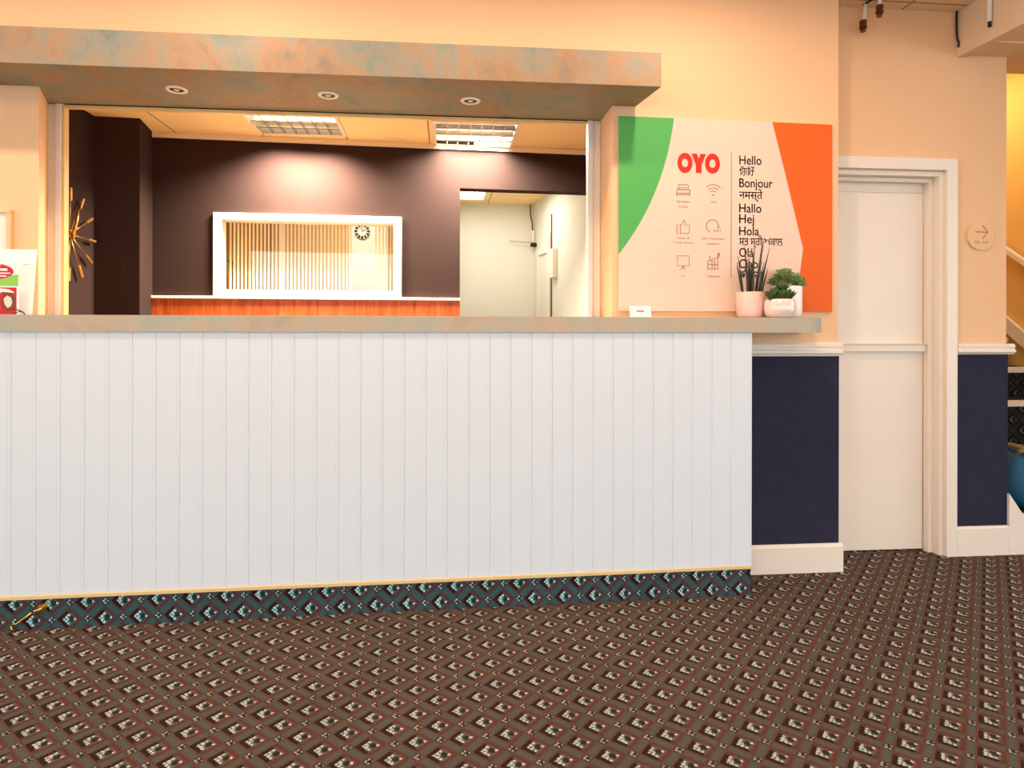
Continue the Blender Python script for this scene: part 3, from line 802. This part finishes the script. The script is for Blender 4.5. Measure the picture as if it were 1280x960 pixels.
# ------------------------------------------------------------------ things on the worktop
ZT = 1.2217
def pot(name, loc, prof, mt, soil_r, soil_z, label):
    t = thing(name, loc, label, 'potted plant', 'potted plants on the worktop')
    B().lathe(loc, prof, 48).build('pot', mt, t, smooth=True)
    B().lathe(loc, [(0, soil_z + .004), (soil_r * .6, soil_z + .003), (soil_r, soil_z), (soil_r, soil_z - .004), (0, soil_z - .004)], 32).build('soil', 'soil', t, smooth=True)
    return t
def blade(b, base, dirv, ln, wd, bend=0.0, fold=.35, n=7, th=.0012):
    """one pointed leaf with a keel, bending outwards"""
    d = Vector(dirv).normalized(); side = d.cross(Vector((0, 0, 1)))
    if side.length < 1e-3: side = Vector((1, 0, 0))
    side.normalize(); up = side.cross(d).normalized()
    rows = []; p = Vector(base); step = ln / n
    for i in range(n + 1):
        t = i / n
        w_ = wd * (0.65 + 1.4 * t * (1 - t) * 1.2) * (1 - t ** 3) * (1 if t < 1 else 0) + .0004
        rows.append((b.bm.verts.new(p - side * w_ + up * w_ * fold), b.bm.verts.new(p - up * th * (1 + 4 * (1 - t))), b.bm.verts.new(p + side * w_ + up * w_ * fold), b.bm.verts.new(p + up * th)))
        d = (d + Vector((d.x, d.y, 0)) * bend * step * 10).normalized(); p = p + d * step
    for A, C_ in zip(rows, rows[1:]):
        for i, j in ((0, 1), (1, 2), (2, 3), (3, 0)): b.face([A[i], A[j], C_[j], C_[i]])
    b.face(rows[0]); b.face(rows[-1][::-1])
def rosette(b, c, n_layers, r, wd, tilt0, tilt1, rnd=.12, per=8):
    for k in range(n_layers):
        t = k / max(1, n_layers - 1); el = radians(tilt0 + (tilt1 - tilt0) * t)
        for i in range(per):
            a = 2 * pi * (i + .5 * (k % 2)) / per + random.uniform(-rnd, rnd)
            e = el + random.uniform(-.12, .12)
            blade(b, (c[0] + .006 * cos(a), c[1] + .006 * sin(a), c[2] + .012 * t), (cos(a) * cos(e), sin(a) * cos(e), sin(e)), r * (1 - .3 * t) * random.uniform(.85, 1.1), wd * (1 - .25 * t), -.12, .5, 5, .0022)
# pink cylinder with spiky grass
L1 = (1.408, 2.855, ZT)
p1 = pot('potted_spiky_plant', L1, [(0, 0), (.046, 0), (.054, .004), (.0575, .014), (.059, .03), (.060, .118), (.058, .1195), (.0555, .117), (.054, .10), (0, .10)], 'pinkpot', .0545, .108,
         'dark spiky plant in a tall pink pot on the worktop end')
b = B()
for i, (dx, dy, ln, wd) in enumerate(((-.36, -.05, .135, .0045), (-.27, .1, .155, .005), (-.16, -.1, .225, .006), (-.20, .15, .185, .005), (-.06, .1, .15, .006), (-.02, -.05, .12, .0065), (.10, .05, .235, .0075), (.17, -.1, .262, .0085), (.26, .05, .27, .0085),
        (.37, .0, .225, .006), (.33, .15, .17, .0055), (.06, .2, .19, .006), (.22, -.2, .15, .007), (.43, -.05, .13, .005), (.0, -.2, .10, .006))):
    blade(b, (L1[0] + dx * .11 + .002, L1[1] + dy * .12, ZT + .106), (dx * .62, dy * .5, 1), ln, wd, .02, .4, 9)
b.build('leaves', 'blade_green', p1)
# white pot with pale succulent, at the back
L2 = (1.602, 2.872, ZT)
p2 = pot('potted_succulent', L2, [(0, 0), (.042, 0), (.052, .005), (.058, .016), (.061, .035), (.062, .147), (.060, .149), (.0575, .146), (.0565, .13), (0, .13)], 'whitepot', .0565, .138,
         'green rosette succulent in a white pot behind the pale pink bowl')
b = B()
for (dx, dy, dz, r, n_) in ((-.032, -.02, .044, .050, 4), (.038, -.01, .030, .046, 4), (.004, .012, .056, .044, 4), (-.056, .006, .022, .038, 3), (.008, -.030, .030, .040, 4), (.050, -.025, .012, .036, 3)):
    b.tube([(L2[0] + dx * .5, L2[1] + dy * .5, ZT + .14), (L2[0] + dx, L2[1] + dy, ZT + .146 + dz)], .004, 8)
    rosette(b, (L2[0] + dx, L2[1] + dy + .012, ZT + .142 + dz), n_, r * .93, .0165, 6, 74, .15, 6)
b.build('leaves', 'succ_light', p2)
# pale pink bowl with darker succulent, in front
L3 = (1.510, 2.776, ZT)
p3 = pot('potted_succulent', L3, [(0, 0), (.048, 0), (.056, .004), (.065, .016), (.0685, .035), (.068, .055), (.0645, .075), (.061, .083), (.058, .084), (.056, .081), (.060, .06), (0, .06)], 'palepot', .0575, .074,
         'dark green succulent in a round pale pink bowl, in front')
b = B()
for (dx, dy, dz, r, n_) in ((-.028, .0, .006, .054, 3), (.032, .0, .006, .054, 3), (.0, -.020, .004, .050, 3)):
    rosette(b, (L3[0] + dx, L3[1] + dy, ZT + .078 + dz), n_, r, .0140, 34, 78, .15, 6)
b.tube([(L3[0] + .002, L3[1], ZT + .075), (L3[0] + .004, L3[1], ZT + .126)], .007, 10, .005)
rosette(b, (L3[0] + .004, L3[1] - .006, ZT + .126), 3, .034, .0135, 20, 74, .15, 6)
blade(b, (L3[0] - .03, L3[1] - .02, ZT + .078), (-1, -.2, .10), .05, .008, 0, .3, 5)
b.build('leaves', 'succ_dark', p3)

cd = thing('name_card', (.885, 2.86, ZT), 'small white card leaning against the wall at the foot of the welcome board', 'card')
B().prism_x([(2.835, ZT), (2.837, ZT), (2.853, ZT + .052), (2.851, ZT + .052)], .836, .934).build('card', 'paper', cd)
B().prism_x([(2.8418, ZT + .025), (2.842, ZT + .025), (2.8445, ZT + .033), (2.8443, ZT + .033)], .868, .902).build('print', 'inkpink', cd)
tag(B().box(.845, 1.03, 2.872, 2.90, ZT, ZT + .004).build('paper_slip', 'paper'), 'white paper strip lying on the worktop behind the small card', 'paper')

# leaflets and frame at the left
pf = thing('picture_frame', (-2.02, 2.95, 1.57), 'pale gold picture frame hung on the wall above the leaflets', 'picture frame')
x0, x1, z0, z1 = -2.20, -1.857, 1.452, 1.680; f = .016
b = B(); b.box(x0, x1, 2.932, 2.9525, z0, z0 + f); b.box(x0, x1, 2.932, 2.9525, z1 - f, z1); b.box(x0, x0 + f, 2.932, 2.9525, z0 + f, z1 - f); b.box(x1 - f, x1, 2.932, 2.9525, z0 + f, z1 - f)
bmesh.ops.remove_doubles(b.bm, verts=b.bm.verts, dist=1e-5)
b.build('moulding', 'goldframe', pf, bevel=0.002)
B().box(x0 + f, x1 - f, 2.942, 2.952, z0 + f, z1 - f).build('mount', 'mount', pf)
sg = thing('paper_stand', (-1.78, 2.9, ZT), 'tall white sheet propped on the worktop behind the red leaflet', 'paper')
B().prism_x([(2.895, ZT), (2.8985, ZT), (2.9345, ZT + .285), (2.931, ZT + .285)], -1.99, -1.748).build('sheet', 'paper', sg)
b = B()
for zz in (.218,): b.prism_x([(2.8945 + zz * .1263, ZT + zz), (2.8948 + zz * .1263, ZT + zz), (2.8948 + (zz + .002) * .1263, ZT + zz + .002), (2.8945 + (zz + .002) * .1263, ZT + zz + .002)], -1.80, -1.768)
b.build('print', 'inkpink', sg)
lf = thing('leaflet', (-1.88, 2.85, ZT), 'red and green leaflet with a crowned oval and a woman in a fur-trimmed red hat', 'leaflet')
ly = 2.845
B().box(-2.02, -1.768, ly, ly + .002, ZT, ZT + .218).build('sheet', 'paper', lf)
def lp(pts, mt, nm, k=1): return B().prism_y([(x, ZT + z) for x, z in pts], ly - .0004 * k - .0002, ly - .0001).build(nm, mt, lf)
def ell(cx, cz, rx, rz, n=36): return [(cx + rx * cos(2 * pi * i / n), cz + rz * sin(2 * pi * i / n)) for i in range(n)]
lp([(-2.019, .122), (-1.769, .122), (-1.769, .170), (-2.019, .145)], 'limegreen', 'green_band')
lp(ell(-1.875, .182, .087, .034), 'crimson', 'oval_badge', 2)
lp([(-1.862, .206), (-1.838, .206), (-1.834, .216), (-1.844, .211), (-1.850, .218), (-1.856, .211), (-1.866, .216)], 'goldframe', 'crown', 3)
b = B()
for (xa, xb, zc_, t) in ((-1.93, -1.812, .190, .005), (-1.94, -1.800, .175, .0025), (-1.93, -1.815, .163, .0025)): b.box(xa, xb, ly - .0017, ly - .0011, ZT + zc_ - t, ZT + zc_ + t)
b.build('text_lines', 'paper', lf)
lp([(-2.019, .004), (-1.776, .004), (-1.776, .116), (-2.019, .116)], 'scarlet', 'photo')
lp([(-1.895, .070), (-1.880, .100), (-1.84, .112), (-1.805, .108), (-1.782, .094), (-1.795, .094), (-1.83, .098), (-1.855, .084), (-1.868, .060)], 'paper', 'hat_trim', 5)
lp(ell(-1.808, .058, .029, .044), 'hairbrown', 'hair', 3)
lp([(-1.826, .070), (-1.812, .082), (-1.797, .074), (-1.792, .054), (-1.798, .038), (-1.810, .030), (-1.822, .046)], 'skin', 'face', 4)
lp([(-1.935, .004), (-1.885, .004), (-1.93, .045), (-1.96, .09), (-1.99, .09)], 'paper', 'ribbon', 4)
b = B(); b.tube([(-1.765, 2.80, ZT + .025), (-1.742, 2.80, ZT + .022), (-1.722, 2.80, ZT + .012), (-1.715, 2.80, ZT + .002)], .0022, 8); b.tube([(-1.765, 2.81, ZT + .006), (-1.745, 2.81, ZT + .016), (-1.728, 2.81, ZT + .012), (-1.722, 2.81, ZT + .002)], .0018, 8)
tag(b.build('wire_loop', 'black', smooth=True), 'thin dark wire loop on the worktop beside the leaflet', 'wire')

# brass cabin hook on the plinth
hk = thing('cabin_hook', (-1.60, 2.64, 0.0), 'brass cabin hook fixed to the carpeted plinth at the left', 'hook')
hy = tuple(ctr(Vector((-1.58, 2.670, 0))))[1]
B().ring_y((-1.552, .086), .016, .001, hy - .004, hy - .0005, 24).build('plate', 'brass', hk)
b = B(); b.tube([(-1.552, hy - .004, .086), (-1.552, hy - .018, .084), (-1.565, hy - .02, .080), (-1.58, hy - .018, .074)], .006, 10); b.build('eye', 'brass', hk, smooth=True)
b = B(); b.tube([(-1.575, hy - .018, .078), (-1.640, hy - .014, .028), (-1.648, hy - .012, .030), (-1.657, hy - .012, .028), (-1.662, hy - .012, .020), (-1.660, hy - .012, .010), (-1.653, hy - .012, .004)], .0042, 10); b.build('rod', 'brass', hk, smooth=True)

# round direction sign
rs = thing('direction_sign', (2.768, 3.094, 1.655), 'round peach sign with arrow on the wall right of the door', 'sign')
b = B(); b.ring_y((2.768, 1.655), .071, .0005, 3.088, 3.0985, 48); b.build('disc', 'wall', rs)
b = B(); b.ring_y((2.768, 1.655), .073, .0712, 3.0885, 3.0985, 48); b.build('rim', 'gold', rs)
b = B(); b.stroke([(2.735, 1.675), (2.804, 1.674)], .006, 3.087, 3.0879); b.stroke([(2.777, 1.708), (2.805, 1.674), (2.777, 1.642)], .006, 3.087, 3.0879); b.build('arrow', 'inkpink', rs)
text('room_numbers', '201-241', 2.7685, 1.614, .0155, 'inkpink', rs, 3.0879, .078, 'C', bold=0.004)

# pipe stubs and cables at the ceiling
def stub(x, y, zt, zb, label, lean):
    t = thing('pipe_stub', (x, y, 2.812), label, 'pipe', 'pipe stubs under the ceiling')
    B().tube([(x, y, zt), (x + lean * .6, y, zb + .055)], .0085, 12).build('pipe', 'white', t, smooth=True)
    b = B(); b.lathe((x + lean, y, zb), [(0, 0), (.012, 0), (.014, .006), (.011, .012), (.018, .016), (.018, .03), (.012, .034), (.017, .040), (.017, .056), (0, .057)], 8)
    b.build('fitting', 'copper', t)
    return t
stub(2.105, 3.05, 2.812, 2.665, 'lower pipe stub with brown fitting under the ceiling', -.012)
stub(2.118, 2.96, 2.812, 2.698, 'upper white pipe stub with brown fitting under the ceiling', -.002)
b = B(); b.tube([(2.10, 3.06, 2.806), (2.108, 3.02, 2.805), (2.112, 2.98, 2.806)], .005, 8)
tag(b.build('dark_cable', 'black', smooth=True), 'short dark cable between the two pipe stubs', 'cable')
b = B(); b.tube([(2.628, 3.085, 2.81), (2.626, 3.085, 2.74), (2.628, 3.083, 2.67), (2.637, 3.082, 2.645), (2.632, 3.08, 2.625)], .0048, 10)
tag(b.build('black_cable', 'black', smooth=True), 'black cable hanging beside the dropped bulkhead corner', 'cable')
cn = thing('cable_conduit', (2.62, 2.89, 2.70), 'white conduit running down the bulkhead side', 'conduit')
b = B(); b.tube([(2.632, 2.89, 2.811), (2.632, 2.89, 2.665)], .010, 12); b.build('tube', 'white', cn, smooth=True)
b = B(); b.tube([(2.632, 2.89, 2.672), (2.634, 2.892, 2.64)], .008, 10); b.build('plug', 'black', cn, smooth=True)

# ------------------------------------------------------------------ stairs, handrail, bag
st = thing('staircase', (3.4, 3.5, 0), 'carpeted stairs with pale nosings climbing beyond the set-back wall', 'staircase')
ST = [(3.106, .20), (3.385, .47), (3.57, .738), (3.817, .923), (4.07, 1.11), (4.32, 1.30), (4.57, 1.48)]
for i, (y, z) in enumerate(ST):
    y2 = ST[i + 1][0] - .001 if i + 1 < len(ST) else 5.57
    B().box(2.96, 3.85, y + .02, y2 + .018, 0, z - .001).build('step', 'carpet_stair_shaded', st)
    B().box(2.96, 3.85, y - .004, y + .0195, z - .034, z + .003).build('nosing', 'cream', st, bevel=0.004)
b = B(); b.prism_y([(2.9215, 0), (2.9215, .318), (3.03, .165), (3.03, 0)], 3.079, 3.099)
b.build('string_board', 'cream', st)
b = B(); b.prism_x([(2.7, .10), (4.60, 1.525), (4.60, 1.63), (2.7, .205)], 3.852, 3.879)
b.build('wall_string', 'cream', st)
hd = thing('stair_handrail', (3.84, 4.0, 1.7), 'cream handrail sloping along the yellow stairwell wall', 'handrail')
b = B(); b.prism_x([(2.9, .857), (4.9, 2.277), (4.9, 2.327), (2.9, .907)], 3.815, 3.845); b.build('rail', 'cream', hd, bevel=0.006)
for yy in (3.2, 4.0, 4.7):
    b = B(); b.tube([(3.845, yy, .88 + (yy - 2.9) * .71), (3.86, yy, .85 + (yy - 2.9) * .71), (3.8795, yy, .85 + (yy - 2.9) * .71)], .008, 8); b.build('bracket', 'brass', hd, smooth=True)

bg = thing('duffel_bag', (3.22, 3.235, .204), 'blue duffel bag with olive trim resting on the lowest stair', 'bag')
def blob(c, r, seedv, sq=2.6):
    b = B(); n, m_ = 28, 16; rows = []
    rg = random.Random(seedv)
    for j in range(m_ + 1):
        ph = -pi / 2 + pi * j / m_; row = []
        for i in range(n):
            th = 2 * pi * i / n
            v = Vector((cos(ph) * cos(th), cos(ph) * sin(th), sin(ph)))
            k = (abs(v.x) ** sq + abs(v.y) ** sq + abs(v.z) ** sq) ** (-1 / sq)
            k *= 1 + .03 * sin(5 * th + 2 * ph) + .02 * sin(9 * th)
            z_ = v.z * r[2] * k
            row.append(b.v(c[0] + v.x * r[0] * k, c[1] + v.y * r[1] * k, c[2] + max(z_, -r[2] * .93)))
        rows.append(row)
    for A, C_ in zip(rows, rows[1:]):
        for i in range(n): b.face([A[i], A[(i + 1) % n], C_[(i + 1) % n], C_[i]])
    bmesh.ops.remove_doubles(b.bm, verts=b.bm.verts, dist=1e-5)
    return b
blob((3.24, 3.238, .362), (.23, .122, .17), 3).build('body', 'bagblue', bg, smooth=True)
def over(x, wd, rr=1.02, s=1):
    return [(x, 3.238 + s * .122 * rr * (abs(cos(t)) ** .77) * (1 if cos(t) > 0 else -1), .362 + .17 * rr * abs(sin(t)) ** .77) for t in [pi * k / 16 for k in range(17)]]
b = B(); b.tube(over(3.10, .02), .013, 8); b.build('strap', 'bagolive', bg, smooth=True)
b = B(); b.tube(over(3.25, .02, 1.03), .016, 8); b.build('strap', 'bagbrown', bg, smooth=True)
b = B(); b.tube([(3.06, 3.17, .515), (3.10, 3.15, .53), (3.22, 3.14, .548), (3.36, 3.15, .54)], .012, 8); b.build('piping', 'bagolive', bg, smooth=True)
